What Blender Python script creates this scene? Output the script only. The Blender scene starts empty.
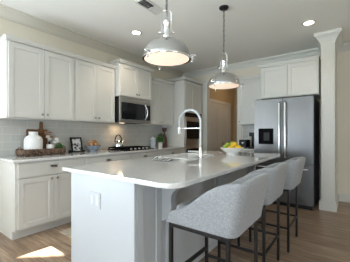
import bpy, bmesh, math, random
from mathutils import Vector, Matrix
random.seed(7)
C = bpy.context.scene.collection
PI = math.pi
# ------------------------------------------------------------------ camera
H = 2.80            # ceiling height
cam_d = bpy.data.cameras.new('camera'); cam = bpy.data.objects.new('camera', cam_d); C.objects.link(cam)
cam.location = (0, 0, 1.205); cam.rotation_euler = (PI/2, 0, math.radians(36.7))
cam_d.sensor_width = 36; cam_d.lens = 235/350*36; cam_d.shift_y = 3.0/350; cam_d.clip_start = .05
bpy.context.scene.camera = cam
# ------------------------------------------------------------------ world, sun, daylight
w = bpy.data.worlds.new('world'); bpy.context.scene.world = w; w.use_nodes = True
nt = w.node_tree; nt.nodes.clear()
wo = nt.nodes.new('ShaderNodeOutputWorld'); bgn = nt.nodes.new('ShaderNodeBackground')
bgn.inputs['Color'].default_value = (.78, .88, 1, 1); bgn.inputs['Strength'].default_value = 1.6
nt.links.new(bgn.outputs[0], wo.inputs[0])
SUN_AZ = math.atan2(.03, .29)      # heading of the light, from +Y towards +X
SUN_TAN = .52
sd = Vector((math.sin(SUN_AZ), math.cos(SUN_AZ), -SUN_TAN)).normalized()
sl = bpy.data.lights.new('sun', 'SUN'); sl.energy = 70; sl.angle = .004; sl.color = (1, .95, .88)
so = bpy.data.objects.new('sun', sl); C.objects.link(so); so.rotation_euler = sd.to_track_quat('-Z', 'Y').to_euler()
so.location = (-3, -6, 6)
def area(name, loc, tgt, sx, sy, e, col):
    l = bpy.data.lights.new(name, 'AREA'); l.shape = 'RECTANGLE'; l.size = sx; l.size_y = sy; l.energy = e; l.color = col
    o = bpy.data.objects.new(name, l); C.objects.link(o); o.location = loc
    o.rotation_euler = (Vector(tgt)-Vector(loc)).to_track_quat('-Z', 'Z').to_euler(); return o
DAY = (.72, .86, 1)
area('daylight_rear', (.75, -3.3, 1.05), (.75, -2.0, 2.75), 2.1, 1.7, 78, DAY)
area('daylight_left', (-4.1, -1.4, .9), (-3.3, -1.3, 2.9), 2.0, 1.6, 165, DAY)
area('daylight_rear_left', (-2.6, -3.25, 1.05), (-2.6, -2.0, 2.95), .8, 1.3, 32, (.62, .80, 1))
area('daylight_right', (4.1, 0.2, 1.0), (3.1, .2, 3.0), 2.0, 1.6, 18, (1, .96, .90))
vs = bpy.context.scene.view_settings
vs.view_transform = 'Standard'; vs.look = 'None'; vs.exposure = 0.76; vs.gamma = 1; vs.use_curve_mapping = False

# ------------------------------------------------------------------ materials
def mat(name, col, rough=.5, metal=0, var=0, scale=8, bump=0, bscale=60, stretch=None, emit=None, es=0, spec=None, trans=0, coat=0, sheen=0):
    m = bpy.data.materials.new(name); m.use_nodes = True; n = m.node_tree; b = n.nodes['Principled BSDF']
    b.inputs['Base Color'].default_value = (*col, 1); b.inputs['Roughness'].default_value = rough; b.inputs['Metallic'].default_value = metal
    if spec is not None: b.inputs['Specular IOR Level'].default_value = spec
    if trans: b.inputs['Transmission Weight'].default_value = trans
    if coat: b.inputs['Coat Weight'].default_value = coat; b.inputs['Coat Roughness'].default_value = .08
    if sheen: b.inputs['Sheen Weight'].default_value = sheen
    tc = n.nodes.new('ShaderNodeTexCoord'); src = tc.outputs['Object']
    if stretch:
        mp = n.nodes.new('ShaderNodeMapping'); mp.inputs['Scale'].default_value = stretch; n.links.new(src, mp.inputs[0]); src = mp.outputs[0]
    if var:
        nz = n.nodes.new('ShaderNodeTexNoise'); nz.inputs['Scale'].default_value = scale; nz.inputs['Detail'].default_value = 4
        n.links.new(src, nz.inputs['Vector'])
        r = n.nodes.new('ShaderNodeValToRGB'); r.color_ramp.elements[0].position = .3; r.color_ramp.elements[1].position = .7
        r.color_ramp.elements[0].color = (*[max(0, c*(1-var)) for c in col], 1); r.color_ramp.elements[1].color = (*[min(1, c*(1+var)) for c in col], 1)
        n.links.new(nz.outputs[0], r.inputs[0]); n.links.new(r.outputs[0], b.inputs['Base Color'])
    if bump:
        nb = n.nodes.new('ShaderNodeTexNoise'); nb.inputs['Scale'].default_value = bscale; nb.inputs['Detail'].default_value = 3
        n.links.new(src, nb.inputs['Vector']); bp = n.nodes.new('ShaderNodeBump'); bp.inputs['Strength'].default_value = bump; bp.inputs['Distance'].default_value = .002
        n.links.new(nb.outputs[0], bp.inputs['Height']); n.links.new(bp.outputs[0], b.inputs['Normal'])
    if emit: b.inputs['Emission Color'].default_value = (*emit, 1); b.inputs['Emission Strength'].default_value = es
    return m
M = {}
M['cab'] = mat('cabinet_paint', (.69, .675, .635), .38, var=.015, scale=3)
M['trim'] = mat('trim_paint', (.70, .685, .64), .4, var=.015, scale=3)
M['wall'] = mat('wall_paint', (.78, .715, .60), .8, var=.02, scale=2, bump=.1, bscale=200)
M['ceil'] = mat('ceiling_paint', (.88, .855, .80), .9, var=.01, scale=2)
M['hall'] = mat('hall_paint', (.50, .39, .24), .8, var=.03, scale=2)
M['island'] = mat('island_paint', (.55, .57, .59), .4, var=.015, scale=3)
M['quartz'] = mat('quartz', (.73, .72, .70), .07, var=.05, scale=45, spec=.6, coat=.3)
M['steel'] = mat('stainless_steel', (.19, .19, .195), .32, 1, var=.05, scale=3, stretch=(60, 60, 1))
M['steelh'] = mat('brushed_steel', (.60, .57, .53), .28, 1, var=.05, scale=3, stretch=(1, 1, 60))
M['chrome'] = mat('chrome', (.80, .81, .83), .06, 1)
M['pchrome'] = mat('polished_nickel', (.50, .50, .50), .08, 1, var=.03, scale=9)
M['satin'] = mat('satin_steel', (.80, .84, .88), .35, .6)
M['gun'] = mat('gunmetal', (.045, .045, .047), .28, .9, var=.1, scale=10)
M['knob'] = mat('dark_nickel', (.32, .31, .30), .3, 1)
M['black'] = mat('black_enamel', (.012, .012, .013), .4, spec=.3)
M['iron'] = mat('cast_iron', (.006, .006, .007), .8, spec=.08)
M['glassb'] = mat('black_glass', (.010, .011, .012), .06, spec=.35)
M['darkbody'] = mat('dark_grey_casing', (.05, .05, .055), .5)
M['plastic'] = mat('white_plastic', (.66, .68, .69), .35)
M['ceramic'] = mat('white_ceramic', (.82, .81, .79), .3, var=.02, scale=12)
M['gloss'] = mat('glazed_white', (.85, .85, .84), .12, coat=.5)
M['wood'] = mat('board_wood', (.20, .095, .04), .5, var=.4, scale=6, stretch=(1, 2, 14), bump=.15)
M['wicker'] = mat('dark_bark', (.14, .085, .055), .8, var=.7, scale=30, bump=1, bscale=70)
M['leaf'] = mat('leaf_green', (.07, .20, .035), .5, var=.4, scale=40)
M['lime'] = mat('green_apple', (.30, .42, .04), .3, var=.2, scale=20)
M['lemon'] = mat('lemon_yellow', (.85, .56, .03), .4, var=.08, scale=30, bump=.2, bscale=150)
M['orange'] = mat('bread_crust', (.48, .25, .12), .5, var=.5, scale=30, bump=.3)
M['bluebowl'] = mat('blue_grey_glaze', (.24, .29, .36), .25, var=.15, scale=15)
M['dried'] = mat('dried_brown', (.40, .22, .12), .8, var=.4, scale=60)
M['cotton'] = mat('cotton_white', (.82, .80, .75), .9, bump=.5)
M['redvase'] = mat('dark_red_glaze', (.10, .03, .02), .25, var=.4, scale=25)
M['canblue'] = mat('blue_white_glaze', (.60, .67, .74), .25, var=.2, scale=40)
M['sand'] = mat('rug_weave', (.50, .42, .33), .95, var=.18, scale=30, bump=.6, bscale=200)
M['glow'] = mat('frosted_diffuser', (.9, .8, .7), .5, emit=(1, .74, .55), es=.40)
M['lamp'] = mat('downlight_lens', (.9, .9, .9), .5, emit=(1, .90, .72), es=9)
M['hoodlamp'] = mat('hood_lens', (.9, .9, .9), .5, emit=(1, .75, .5), es=1.5)
M['crown'] = mat('crown_paint', (.70, .66, .57), .5)  # left crown only: trim colour with its warm, dim light painted in
M['grass'] = mat('outdoor_lawn', (.10, .16, .05), .9, var=.3)
M['siding'] = mat('neighbour_siding', (.45, .45, .43), .8)  # walls of the house added as a sun blocker
M['roofing'] = mat('neighbour_roofing', (.08, .08, .085), .9)  # covers the added gable that blocks the sun
def photo_mat():
    m = mat('photo_print', (.5, .5, .5), .2); n = m.node_tree; b = n.nodes['Principled BSDF']
    tc = n.nodes.new('ShaderNodeTexCoord'); v = n.nodes.new('ShaderNodeTexVoronoi'); v.inputs['Scale'].default_value = 22
    r = n.nodes.new('ShaderNodeValToRGB'); r.color_ramp.elements[0].color = (.02, .02, .02, 1); r.color_ramp.elements[1].color = (.7, .7, .7, 1)
    r.color_ramp.elements[0].position = .25; r.color_ramp.elements[1].position = .7
    n.links.new(tc.outputs['Object'], v.inputs['Vector']); n.links.new(v.outputs['Distance'], r.inputs[0]); n.links.new(r.outputs[0], b.inputs['Base Color']); return m
M['photo'] = photo_mat()
def fabric():
    m = mat('stool_fabric', (.55, .545, .53), .95, sheen=.2); n = m.node_tree; b = n.nodes['Principled BSDF']
    tc = n.nodes.new('ShaderNodeTexCoord')
    a = n.nodes.new('ShaderNodeTexNoise'); a.inputs['Scale'].default_value = 75; a.inputs['Detail'].default_value = 6
    mp = n.nodes.new('ShaderNodeMapping'); mp.inputs['Scale'].default_value = (1, 1, 5); n.links.new(tc.outputs['Object'], mp.inputs[0]); n.links.new(mp.outputs[0], a.inputs['Vector'])
    a2 = n.nodes.new('ShaderNodeTexNoise'); a2.inputs['Scale'].default_value = 75; a2.inputs['Detail'].default_value = 6
    mp2 = n.nodes.new('ShaderNodeMapping'); mp2.inputs['Scale'].default_value = (5, 5, 1); n.links.new(tc.outputs['Object'], mp2.inputs[0]); n.links.new(mp2.outputs[0], a2.inputs['Vector'])
    ad = n.nodes.new('ShaderNodeMath'); ad.operation = 'ADD'; n.links.new(a.outputs[0], ad.inputs[0]); n.links.new(a2.outputs[0], ad.inputs[1])
    hv = n.nodes.new('ShaderNodeMath'); hv.operation = 'MULTIPLY'; hv.inputs[1].default_value = .5; n.links.new(ad.outputs[0], hv.inputs[0])
    r = n.nodes.new('ShaderNodeValToRGB'); r.color_ramp.elements[0].position = .38; r.color_ramp.elements[1].position = .62
    r.color_ramp.elements[0].color = (.21, .215, .225, 1); r.color_ramp.elements[1].color = (.36, .365, .375, 1)
    n.links.new(hv.outputs[0], r.inputs[0]); n.links.new(r.outputs[0], b.inputs['Base Color'])
    bp = n.nodes.new('ShaderNodeBump'); bp.inputs['Strength'].default_value = .4; bp.inputs['Distance'].default_value = .002
    n.links.new(hv.outputs[0], bp.inputs['Height']); n.links.new(bp.outputs[0], b.inputs['Normal']); return m
M['fabric'] = fabric()
def brickmat(name, c1, c2, mortar, bw, rh, ms, rough, rot=None, grain=False, bump=.3, offset=.5):
    m = bpy.data.materials.new(name); m.use_nodes = True; n = m.node_tree; b = n.nodes['Principled BSDF']
    tc = n.nodes.new('ShaderNodeTexCoord'); mp = n.nodes.new('ShaderNodeMapping'); n.links.new(tc.outputs['Object'], mp.inputs[0])
    if rot: mp.inputs['Rotation'].default_value = rot
    br = n.nodes.new('ShaderNodeTexBrick'); br.inputs['Scale'].default_value = 1; br.offset = offset
    br.inputs['Brick Width'].default_value = bw; br.inputs['Row Height'].default_value = rh; br.inputs['Mortar Size'].default_value = ms
    br.inputs['Color1'].default_value = (*c1, 1); br.inputs['Color2'].default_value = (*c2, 1); br.inputs['Mortar'].default_value = (*mortar, 1)
    br.inputs['Mortar Smooth'].default_value = .2
    n.links.new(mp.outputs[0], br.inputs['Vector']); out = br.outputs['Color']
    if grain:
        m2 = n.nodes.new('ShaderNodeMapping'); m2.inputs['Scale'].default_value = (1.2, 14, 1); n.links.new(tc.outputs['Object'], m2.inputs[0])
        nz = n.nodes.new('ShaderNodeTexNoise'); nz.inputs['Scale'].default_value = 2.2; nz.inputs['Detail'].default_value = 8; nz.inputs['Roughness'].default_value = .65
        n.links.new(m2.outputs[0], nz.inputs['Vector'])
        r = n.nodes.new('ShaderNodeValToRGB'); r.color_ramp.elements[0].position = .3; r.color_ramp.elements[1].position = .72
        r.color_ramp.elements[0].color = (.40, .37, .34, 1); r.color_ramp.elements[1].color = (1.45, 1.45, 1.45, 1)
        n.links.new(nz.outputs[0], r.inputs[0])
        mx = n.nodes.new('ShaderNodeMix'); mx.data_type = 'RGBA'; mx.blend_type = 'MULTIPLY'; mx.inputs[0].default_value = 1
        n.links.new(out, mx.inputs[6]); n.links.new(r.outputs[0], mx.inputs[7]); out = mx.outputs[2]
    n.links.new(out, b.inputs['Base Color']); b.inputs['Roughness'].default_value = rough
    bp = n.nodes.new('ShaderNodeBump'); bp.inputs['Strength'].default_value = bump; bp.inputs['Distance'].default_value = .002; bp.invert = True
    n.links.new(br.outputs['Fac'], bp.inputs['Height']); n.links.new(bp.outputs[0], b.inputs['Normal']); return m
M['floor'] = brickmat('oak_planks', (.29, .195, .13), (.41, .29, .20), (.07, .05, .035), 1.5, .15, .003, .32, grain=True)
# tiles on the plane x = const: brick x <- world y, brick y <- world z
M['tile'] = brickmat('wall_tile', (.57, .565, .53), (.52, .52, .495), (.65, .64, .61), .20, .10, .004, .15, rot=(0, 0, 0), bump=.5)
M['tileb'] = brickmat('wall_tile_back', (.56, .555, .52), (.50, .50, .475), (.74, .73, .70), .30, .10, .004, .15, bump=.5)
def fix_axes(m, src):
    n = m.node_tree; mp = [x for x in n.nodes if x.type == 'MAPPING'][0]; tc = [x for x in n.nodes if x.type == 'TEX_COORD'][0]
    sp = n.nodes.new('ShaderNodeSeparateXYZ'); cb = n.nodes.new('ShaderNodeCombineXYZ'); n.links.new(tc.outputs['Object'], sp.inputs[0])
    n.links.new(sp.outputs[src[0]], cb.inputs[0]); n.links.new(sp.outputs[src[1]], cb.inputs[1]); n.links.new(cb.outputs[0], mp.inputs[0])
fix_axes(M['tile'], 'YZ'); fix_axes(M['tileb'], 'XZ')

# ------------------------------------------------------------------ mesh helpers (world coordinates; parts are shifted to their thing's base)
def box(bm, x0, x1, y0, y1, z0, z1):
    x0, x1 = min(x0, x1), max(x0, x1); y0, y1 = min(y0, y1), max(y0, y1); z0, z1 = min(z0, z1), max(z0, z1)
    v = [bm.verts.new(p) for p in ((x0,y0,z0),(x1,y0,z0),(x1,y1,z0),(x0,y1,z0),(x0,y0,z1),(x1,y0,z1),(x1,y1,z1),(x0,y1,z1))]
    for f in ((0,3,2,1),(4,5,6,7),(0,1,5,4),(1,2,6,5),(2,3,7,6),(3,0,4,7)): bm.faces.new([v[i] for i in f])
def lathe(bm, cx, cy, prof, n=28, cz=0, sx=1, sy=1, cap=True):
    rings = []
    for r, z in prof:
        if r < 1e-5: rings.append([bm.verts.new((cx, cy, cz+z))])
        else: rings.append([bm.verts.new((cx+sx*r*math.cos(2*PI*i/n), cy+sy*r*math.sin(2*PI*i/n), cz+z)) for i in range(n)])
    for a, b in zip(rings, rings[1:]):
        for i in range(n):
            j = (i+1) % n
            if len(a) == 1 and len(b) == 1: continue
            if len(a) == 1: bm.faces.new((a[0], b[i], b[j]))
            elif len(b) == 1: bm.faces.new((a[i], a[j], b[0]))
            else: bm.faces.new((a[i], a[j], b[j], b[i]))
    if cap:
        if len(rings[0]) > 1: bm.faces.new(rings[0][::-1])
        if len(rings[-1]) > 1: bm.faces.new(rings[-1])
def tube(bm, pts, r, n=10, closed=False, cap=True):
    pts = [Vector(p) for p in pts]; N = len(pts); rr = r if isinstance(r, (list, tuple)) else [r]*N
    rings = []; up = None
    for i, p in enumerate(pts):
        a = pts[i-1] if (i > 0 or closed) else p; b = pts[(i+1) % N] if (i < N-1 or closed) else p
        t = (b-a).normalized()
        if up is None: up = Vector((0, 0, 1)) if abs(t.z) < .9 else Vector((1, 0, 0))
        s = t.cross(up).normalized(); up = s.cross(t).normalized()
        rings.append([bm.verts.new(p + rr[i]*(math.cos(2*PI*k/n)*s + math.sin(2*PI*k/n)*up)) for k in range(n)])
    m = N if closed else N-1
    for i in range(m):
        a, b = rings[i], rings[(i+1) % N]
        for k in range(n):
            l = (k+1) % n; bm.faces.new((a[k], a[l], b[l], b[k]))
    if not closed and cap: bm.faces.new(rings[0][::-1]); bm.faces.new(rings[-1])
def sqbar(bm, a, b, s):
    a, b = Vector(a), Vector(b); h = s/2
    d = b-a
    if abs(d.z) >= max(abs(d.x), abs(d.y)): box(bm, min(a.x,b.x)-h, max(a.x,b.x)+h, min(a.y,b.y)-h, max(a.y,b.y)+h, min(a.z,b.z), max(a.z,b.z))
    elif abs(d.x) > abs(d.y): box(bm, a.x, b.x, a.y-h, a.y+h, a.z-h, a.z+h)
    else: box(bm, a.x-h, a.x+h, a.y, b.y, a.z-h, a.z+h)
def prism(bm, pts, f0, f1):
    """pts 2-D outline, f0/f1 map a 2-D point to the two end planes"""
    a = [bm.verts.new(f0(*p)) for p in pts]; b = [bm.verts.new(f1(*p)) for p in pts]; n = len(pts)
    bm.faces.new(a); bm.faces.new(b[::-1])
    for i in range(n): bm.faces.new((a[i], b[i], b[(i+1) % n], a[(i+1) % n]))
def ball(bm, c, r, s=(1, 1, 1), u=14, v=9, rot=None):
    mx = Matrix.Translation(c) @ (rot.to_4x4() if rot else Matrix.Identity(4)) @ Matrix.Diagonal((s[0], s[1], s[2], 1))
    bmesh.ops.create_uvsphere(bm, u_segments=u, v_segments=v, radius=r, matrix=mx)
def plate(outlines, z0, z1):
    """filled outlines (first outer, the rest holes) extruded between z0 and z1"""
    cu = bpy.data.curves.new('tmp', 'CURVE'); cu.dimensions = '2D'; cu.fill_mode = 'BOTH'; cu.extrude = (z1-z0)/2
    for o in outlines:
        s = cu.splines.new('POLY'); s.points.add(len(o)-1)
        for p, q in zip(s.points, o): p.co = (q[0], q[1], 0, 1)
        s.use_cyclic_u = True
    t = bpy.data.objects.new('tmp', cu); C.objects.link(t); bpy.context.view_layer.update()
    me = t.evaluated_get(bpy.context.evaluated_depsgraph_get()).to_mesh()
    bm = bmesh.new(); bm.from_mesh(me); bmesh.ops.remove_doubles(bm, verts=bm.verts, dist=1e-5)
    bmesh.ops.translate(bm, verts=bm.verts, vec=(0, 0, (z0+z1)/2))
    bpy.data.objects.remove(t); bpy.data.curves.remove(cu); return bm
def swap(bm, f):
    for v in bm.verts: v.co = Vector(f(*v.co))
    return bm
def rrect(x0, x1, y0, y1, r, n=8):
    out = []
    rs = r if isinstance(r, (list, tuple)) else [r]*4
    for (cx, cy, a0, q) in ((x1, y1, 0, rs[0]), (x0, y1, 90, rs[1]), (x0, y0, 180, rs[2]), (x1, y0, 270, rs[3])):
        if q <= 0: out.append((cx, cy)); continue
        ox = cx - q if cx == x1 else cx + q; oy = cy - q if cy == y1 else cy + q
        for k in range(n+1):
            a = math.radians(a0+90*k/n); out.append((ox+q*math.cos(a), oy+q*math.sin(a)))
    return out
def wpos(o):
    p = Vector((0, 0, 0))
    while o: p += o.location; o = o.parent
    return p
def obj(name, bm, m, parent=None, loc=None, bevel=0, smooth=False, label=None, seg=2):
    bmesh.ops.recalc_face_normals(bm, faces=bm.faces)
    off = Vector(loc) if loc else (wpos(parent) if parent else Vector((0, 0, 0)))
    if off.length: bmesh.ops.translate(bm, verts=bm.verts, vec=-off)
    me = bpy.data.meshes.new(name); bm.to_mesh(me); bm.free()
    me.materials.append(M[m] if isinstance(m, str) else m)
    o = bpy.data.objects.new(name, me); C.objects.link(o)
    if parent: o.parent = parent
    elif loc: o.location = loc
    if smooth:
        for p in me.polygons: p.use_smooth = True
        if smooth != 'all':
            me.set_sharp_from_angle(angle=math.radians(40))
    if bevel:
        b = o.modifiers.new('bevel', 'BEVEL'); b.width = bevel; b.segments = seg; b.limit_method = 'ANGLE'; b.angle_limit = math.radians(40)
    if label: o['label'] = label
    return o
def tag(o, label, cat, group=None):
    o['label'] = label; o['category'] = cat
    if group: o['group'] = group
    return o
def thing(name, label, cat, loc, group=None):
    o = bpy.data.objects.new(name, None); o.empty_display_size = .1; C.objects.link(o); o.location = loc
    return tag(o, label, cat, group)
def struct(name, bm, m, **k):
    o = obj(name, bm, m, **k)
    if not o.parent: o['kind'] = 'structure'
    return o
def B(*boxes):
    bm = bmesh.new()
    for b in boxes: box(bm, *b)
    return bm

# ------------------------------------------------------------------ the room
XL, XR, YB, YR = -3.62, 3.6, 5.15, -2.8
struct('floor', B((XL-.15, XR+.15, YR-.15, 7.2, -.1, 0)), 'floor')
struct('ceiling', B((XL-.15, XR+.15, YR-.15, 7.2, H, H+.1)), 'ceil')
WL = [(-2.4, -.4, .5, 2.35)]
struct('wall_left', swap(plate([[(YR-.15, 0), (YB+.12, 0), (YB+.12, H), (YR-.15, H)]] + [[(p, r), (q, r), (q, s), (p, s)] for p, q, r, s in WL], XL-.15, XL), lambda x, y, z: (z, x, y)), 'wall')
HX0, HX1, HZ = -2.85, -2.05, 2.44          # opening to the hallway
struct('wall_back', swap(plate([[(XL, 0), (HX0, 0), (HX0, HZ), (HX1, HZ), (HX1, 0), (XR, 0), (XR, H), (XL, H)]], -YB-.12, -YB), lambda x, y, z: (x, -z, y)), 'wall')
def wall_with_windows(rects, a0, a1): return [[(a0, 0), (a1, 0), (a1, H), (a0, H)]] + [[(p, r), (q, r), (q, s), (p, s)] for p, q, r, s in rects]
WR = [(-3.05, -2.15, .75, 2.18), (-.35, 1.85, .55, 2.35)]
WX = -2.98
# the left jamb and the head of the left window are where the sun patch on the floor begins
struct('wall_rear', swap(plate(wall_with_windows(WR, XL, XR), YR-.15, YR), lambda x, y, z: (x, z, y)), 'wall')
WS = [(-.9, 1.3, .5, 2.35)]
struct('wall_right', swap(plate(wall_with_windows(WS, YR, YB), XR, XR+.15), lambda x, y, z: (z, x, y)), 'wall')
def window(n, axis, r, at):
    p, q, z0, z1 = r
    o = thing('window_%d' % n, 'white framed window', 'window', (0, 0, 0)); 
    for k in ('label', 'category'): del o[k]
    o['kind'] = 'structure'
    f = lambda b: b if axis == 'y' else (b[2], b[3], b[0], b[1], b[4], b[5])
    t = .05; a, b = at
    bs = [(p, p+t, a, b, z0, z1), (q-t, q, a, b, z0, z1), (p+t, q-t, a, b, z0, z0+t), (p+t, q-t, a, b, z1-.02, z1)]
    m = 2 if q-p > 2.5 else 1
    for i in range(1, m+1): c = p+(q-p)*i/(m+1); bs.append((c-.04, c+.04, a, b, z0+t, z1-.02))
    obj('window_frame', B(*[f(x) for x in bs]), 'trim', o)
window(1, 'y', WR[0], (YR-.1, YR-.04)); window(2, 'y', WR[1], (YR-.1, YR-.04)); window(3, 'x', WS[0], (XR+.04, XR+.1)); window(4, 'x', WL[0], (XL-.1, XL-.04))
# hallway beyond the opening
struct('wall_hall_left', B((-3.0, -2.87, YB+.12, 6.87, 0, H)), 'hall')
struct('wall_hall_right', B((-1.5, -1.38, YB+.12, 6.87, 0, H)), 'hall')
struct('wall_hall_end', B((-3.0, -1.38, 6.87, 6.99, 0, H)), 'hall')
area('hallway_lamp', (-2.2, 5.9, 2.76), (-2.2, 5.9, 0), .3, .3, 2.5, (1, .72, .45))
# crown mouldings
M['island'].node_tree.nodes['Principled BSDF'].inputs['Roughness'].default_value = .35
CR = [(0, 0), (.014, 0), (.016, .02), (.03, .035), (.045, .07), (.07, .095), (.095, .105), (.10, .13), (0, .13)]
CL = [(0, 0), (.02, 0), (.022, .012), (.04, .02), (.07, .045), (.10, .062), (.12, .066), (.125, .075), (.185, .078), (.185, .09), (0, .09)]
bm = bmesh.new(); prism(bm, CL, lambda a, b: (XL+a, YR+.01, H-.09+b), lambda a, b: (XL+a, YB-.005, H-.09+b)); struct('trim_1', bm, 'crown')
bm = bmesh.new(); prism(bm, CR, lambda a, b: (XL+.002+a, YB-a, H-.13+b), lambda a, b: (-.40, YB-a, H-.13+b)); struct('trim_2', bm, 'trim')
bm = bmesh.new(); prism(bm, CR, lambda a, b: (-.17, YB-a, H-.13+b), lambda a, b: (XR-.01-a, YB-a, H-.13+b)); struct('trim_3', bm, 'trim')
bm = B((-.155, XR-.01, YB-.016, YB-.001, 0, .12), (-.155, XR-.01, YB-.011, YB-.001, .12, .14)); struct('baseboard_back', bm, 'trim', bevel=.003)
struct('baseboard_left', B((XL+.001, XL+.016, YR+.01, 1.0, 0, .13)), 'trim')
# casing of the hallway opening
c = .09
struct('trim_4', B((HX0-c, HX0, YB-.02, YB-.001, 0, HZ+c), (HX1, HX1+c, YB-.02, YB-.001, 0, HZ+c), (HX0, HX1, YB-.02, YB-.001, HZ, HZ+c),
    (HX0, HX0+.012, YB-.02, YB+.12, 0, HZ), (HX1-.012, HX1, YB-.02, YB+.12, 0, HZ), (HX0+.012, HX1-.012, YB-.02, YB+.12, HZ-.012, HZ)), 'trim', bevel=.003)
# square column at the end of the fridge recess
cl = bpy.data.objects.new('trim_column', None); C.objects.link(cl); cl.location = (-.28, 4.77, 0); cl['kind'] = 'structure'
bm = B((-.375, -.19, 4.40, 5.148, .0, H-.001))
for k in range(4): box(bm, -.362+k*.042, -.334+k*.042, 4.394, 4.401, .17, 2.62)
obj('column_shaft', bm, 'trim', cl, bevel=.002)
obj('column_base', B((-.40, -.165, 4.375, 5.148, 0, .13), (-.39, -.175, 4.385, 5.148, .13, .155)), 'trim', cl, bevel=.004)
bm = bmesh.new()
prof = [(.0, 2.63), (.012, 2.63), (.012, 2.66), (.022, 2.67), (.035, 2.70), (.06, 2.735), (.085, 2.755), (.09, 2.77), (.09, H-.002)]
rings = [[bm.verts.new(p) for p in ((-.375-o, 5.149, z), (-.375-o, 4.40-o, z), (-.19+o, 4.40-o, z), (-.19+o, 5.149, z))] for o, z in prof]
for a, b in zip(rings, rings[1:]):
    for i in range(4): bm.faces.new((a[i], a[(i+1) % 4], b[(i+1) % 4], b[i]))
bm.faces.new(rings[0]); bm.faces.new(rings[-1]); obj('column_capital', bm, 'trim', cl)
# panelled doors in the hallway
def hall_door(name, fx):
    """fx maps (u across, n out of the wall, z) to the world"""
    o = bpy.data.objects.new(name, None); C.objects.link(o); o['kind'] = 'structure'; return o
def fbox(bm, f, u0, u1, v0, v1, n0, n1):
    a = f(u0, v0, n0); b = f(u1, v1, n1); box(bm, a[0], b[0], a[1], b[1], a[2], b[2])
def panel_leaf(bm, f, u0, u1, z0, z1, panels):
    fbox(bm, f, u0, u1, z0, z1, 0, .012); s = .11; 
    fbox(bm, f, u0, u0+s, z0, z1, .012, .026); fbox(bm, f, u1-s, u1, z0, z1, .012, .026)
    zs = panels
    for a, b in zs: fbox(bm, f, u0+s, u1-s, a, b, .012, .026)
FL = lambda u, v, n: (-2.87+n, u, v)
d1 = hall_door('door_1', None)
bm = bmesh.new(); panel_leaf(bm, FL, 5.36, 5.92, .01, 2.02, [(.01, .22), (.85, .98), (1.90, 2.02)]); obj('door_leaf', bm, 'cab', d1, bevel=.004)
bm = bmesh.new(); panel_leaf(bm, FL, 5.925, 6.48, .01, 2.02, [(.01, .22), (.85, .98), (1.90, 2.02)]); dl = obj('door_leaf', bm, 'cab', d1, bevel=.004)
bm = bmesh.new(); fbox(bm, FL, 5.99, 6.03, .92, .99, .027, .034); tube(bm, [(-2.84, 6.01, .955), (-2.79, 6.01, .955), (-2.79, 6.13, .955)], .009); obj('door_handle', bm, 'knob', dl)
bm = B((-2.869, -2.84, 5.28, 5.355, 0, 2.11), (-2.869, -2.84, 6.485, 6.565, 0, 2.11), (-2.869, -2.84, 5.355, 6.485, 2.03, 2.11)); obj('door_frame', bm, 'trim', d1, bevel=.003)
FE = lambda u, v, n: (u, 6.869-n, v)
d2 = hall_door('door_2', None)
bm = bmesh.new(); panel_leaf(bm, FE, -2.68, -1.90, .01, 2.02, [(.01, .22), (.85, .98), (1.90, 2.02)]); obj('door_leaf', bm, 'cab', d2, bevel=.004)
obj('door_frame', B((-2.765, -2.685, 6.84, 6.868, 0, 2.11), (-1.895, -1.815, 6.84, 6.868, 0, 2.11), (-2.685, -1.895, 6.84, 6.868, 2.03, 2.11)), 'trim', d2, bevel=.003)
# tiled splashbacks
struct('wall_splashback_left', B((XL+.0005, XL+.009, 1.0, 4.345, .86, 1.42)), 'tile')
struct('wall_splashback_back', B((-1.93, -1.38, YB-.009, YB-.0005, .86, 1.42)), 'tileb')
# recessed downlights, air vent
for i, (x, y, lb) in enumerate([(-2.70, 2.60, 'round recessed ceiling downlight above the wall cabinets, switched on'), (-.475, 3.85, 'round recessed ceiling downlight next to the square column, switched on')]):
    t = thing('recessed_downlight', lb, 'ceiling light', (x, y, H), 'recessed ceiling lights')
    bm = bmesh.new(); lathe(bm, x, y, [(.062, -.001), (.066, -.006), (.088, -.006), (.092, -.001)], 32, H); obj('trim_ring', bm, 'trim', t, smooth=True)
    bm = bmesh.new(); lathe(bm, x, y, [(0, -.003), (.060, -.003), (.060, -.001), (0, -.001)], 32, H); obj('lens', bm, 'lamp', t)
    sp = bpy.data.lights.new('downlight_beam', 'SPOT'); sp.energy = (16, 5)[i]; sp.spot_size = 2.2; sp.spot_blend = .6; sp.color = (1, .86, .68); sp.shadow_soft_size = .06
    so2 = bpy.data.objects.new('downlight_beam', sp); C.objects.link(so2); so2.parent = t; so2.location = (0, 0, -.02)
t = thing('ceiling_vent', 'white rectangular air vent with dark slots in the ceiling', 'vent', (-2.0, 2.17, H))
obj('vent_frame', B((-2.08, -1.92, 1.98, 2.0, H-.012, H-.001), (-2.08, -1.92, 2.34, 2.36, H-.012, H-.001), (-2.08, -2.06, 2.0, 2.34, H-.012, H-.001), (-1.94, -1.92, 2.0, 2.34, H-.012, H-.001)), 'trim', t, bevel=.002)
obj('vent_core', B((-2.06, -1.94, 2.0, 2.19, H-.003, H-.001)), 'darkbody', t)
obj('vent_plate', B((-2.06, -1.94, 2.19, 2.34, H-.010, H-.001)), 'trim', t, bevel=.002)
bm = bmesh.new()
for k in range(8):
    y = 2.005+k*.024; v = [bm.verts.new(p) for p in ((-2.06, y, H-.012), (-1.94, y, H-.012), (-1.94, y+.004, H-.004), (-2.06, y+.004, H-.004))]; bm.faces.new(v)
g = bmesh.ops.solidify(bm, geom=bm.faces[:], thickness=.0015)
obj('louvres', bm, 'trim', t)

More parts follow.
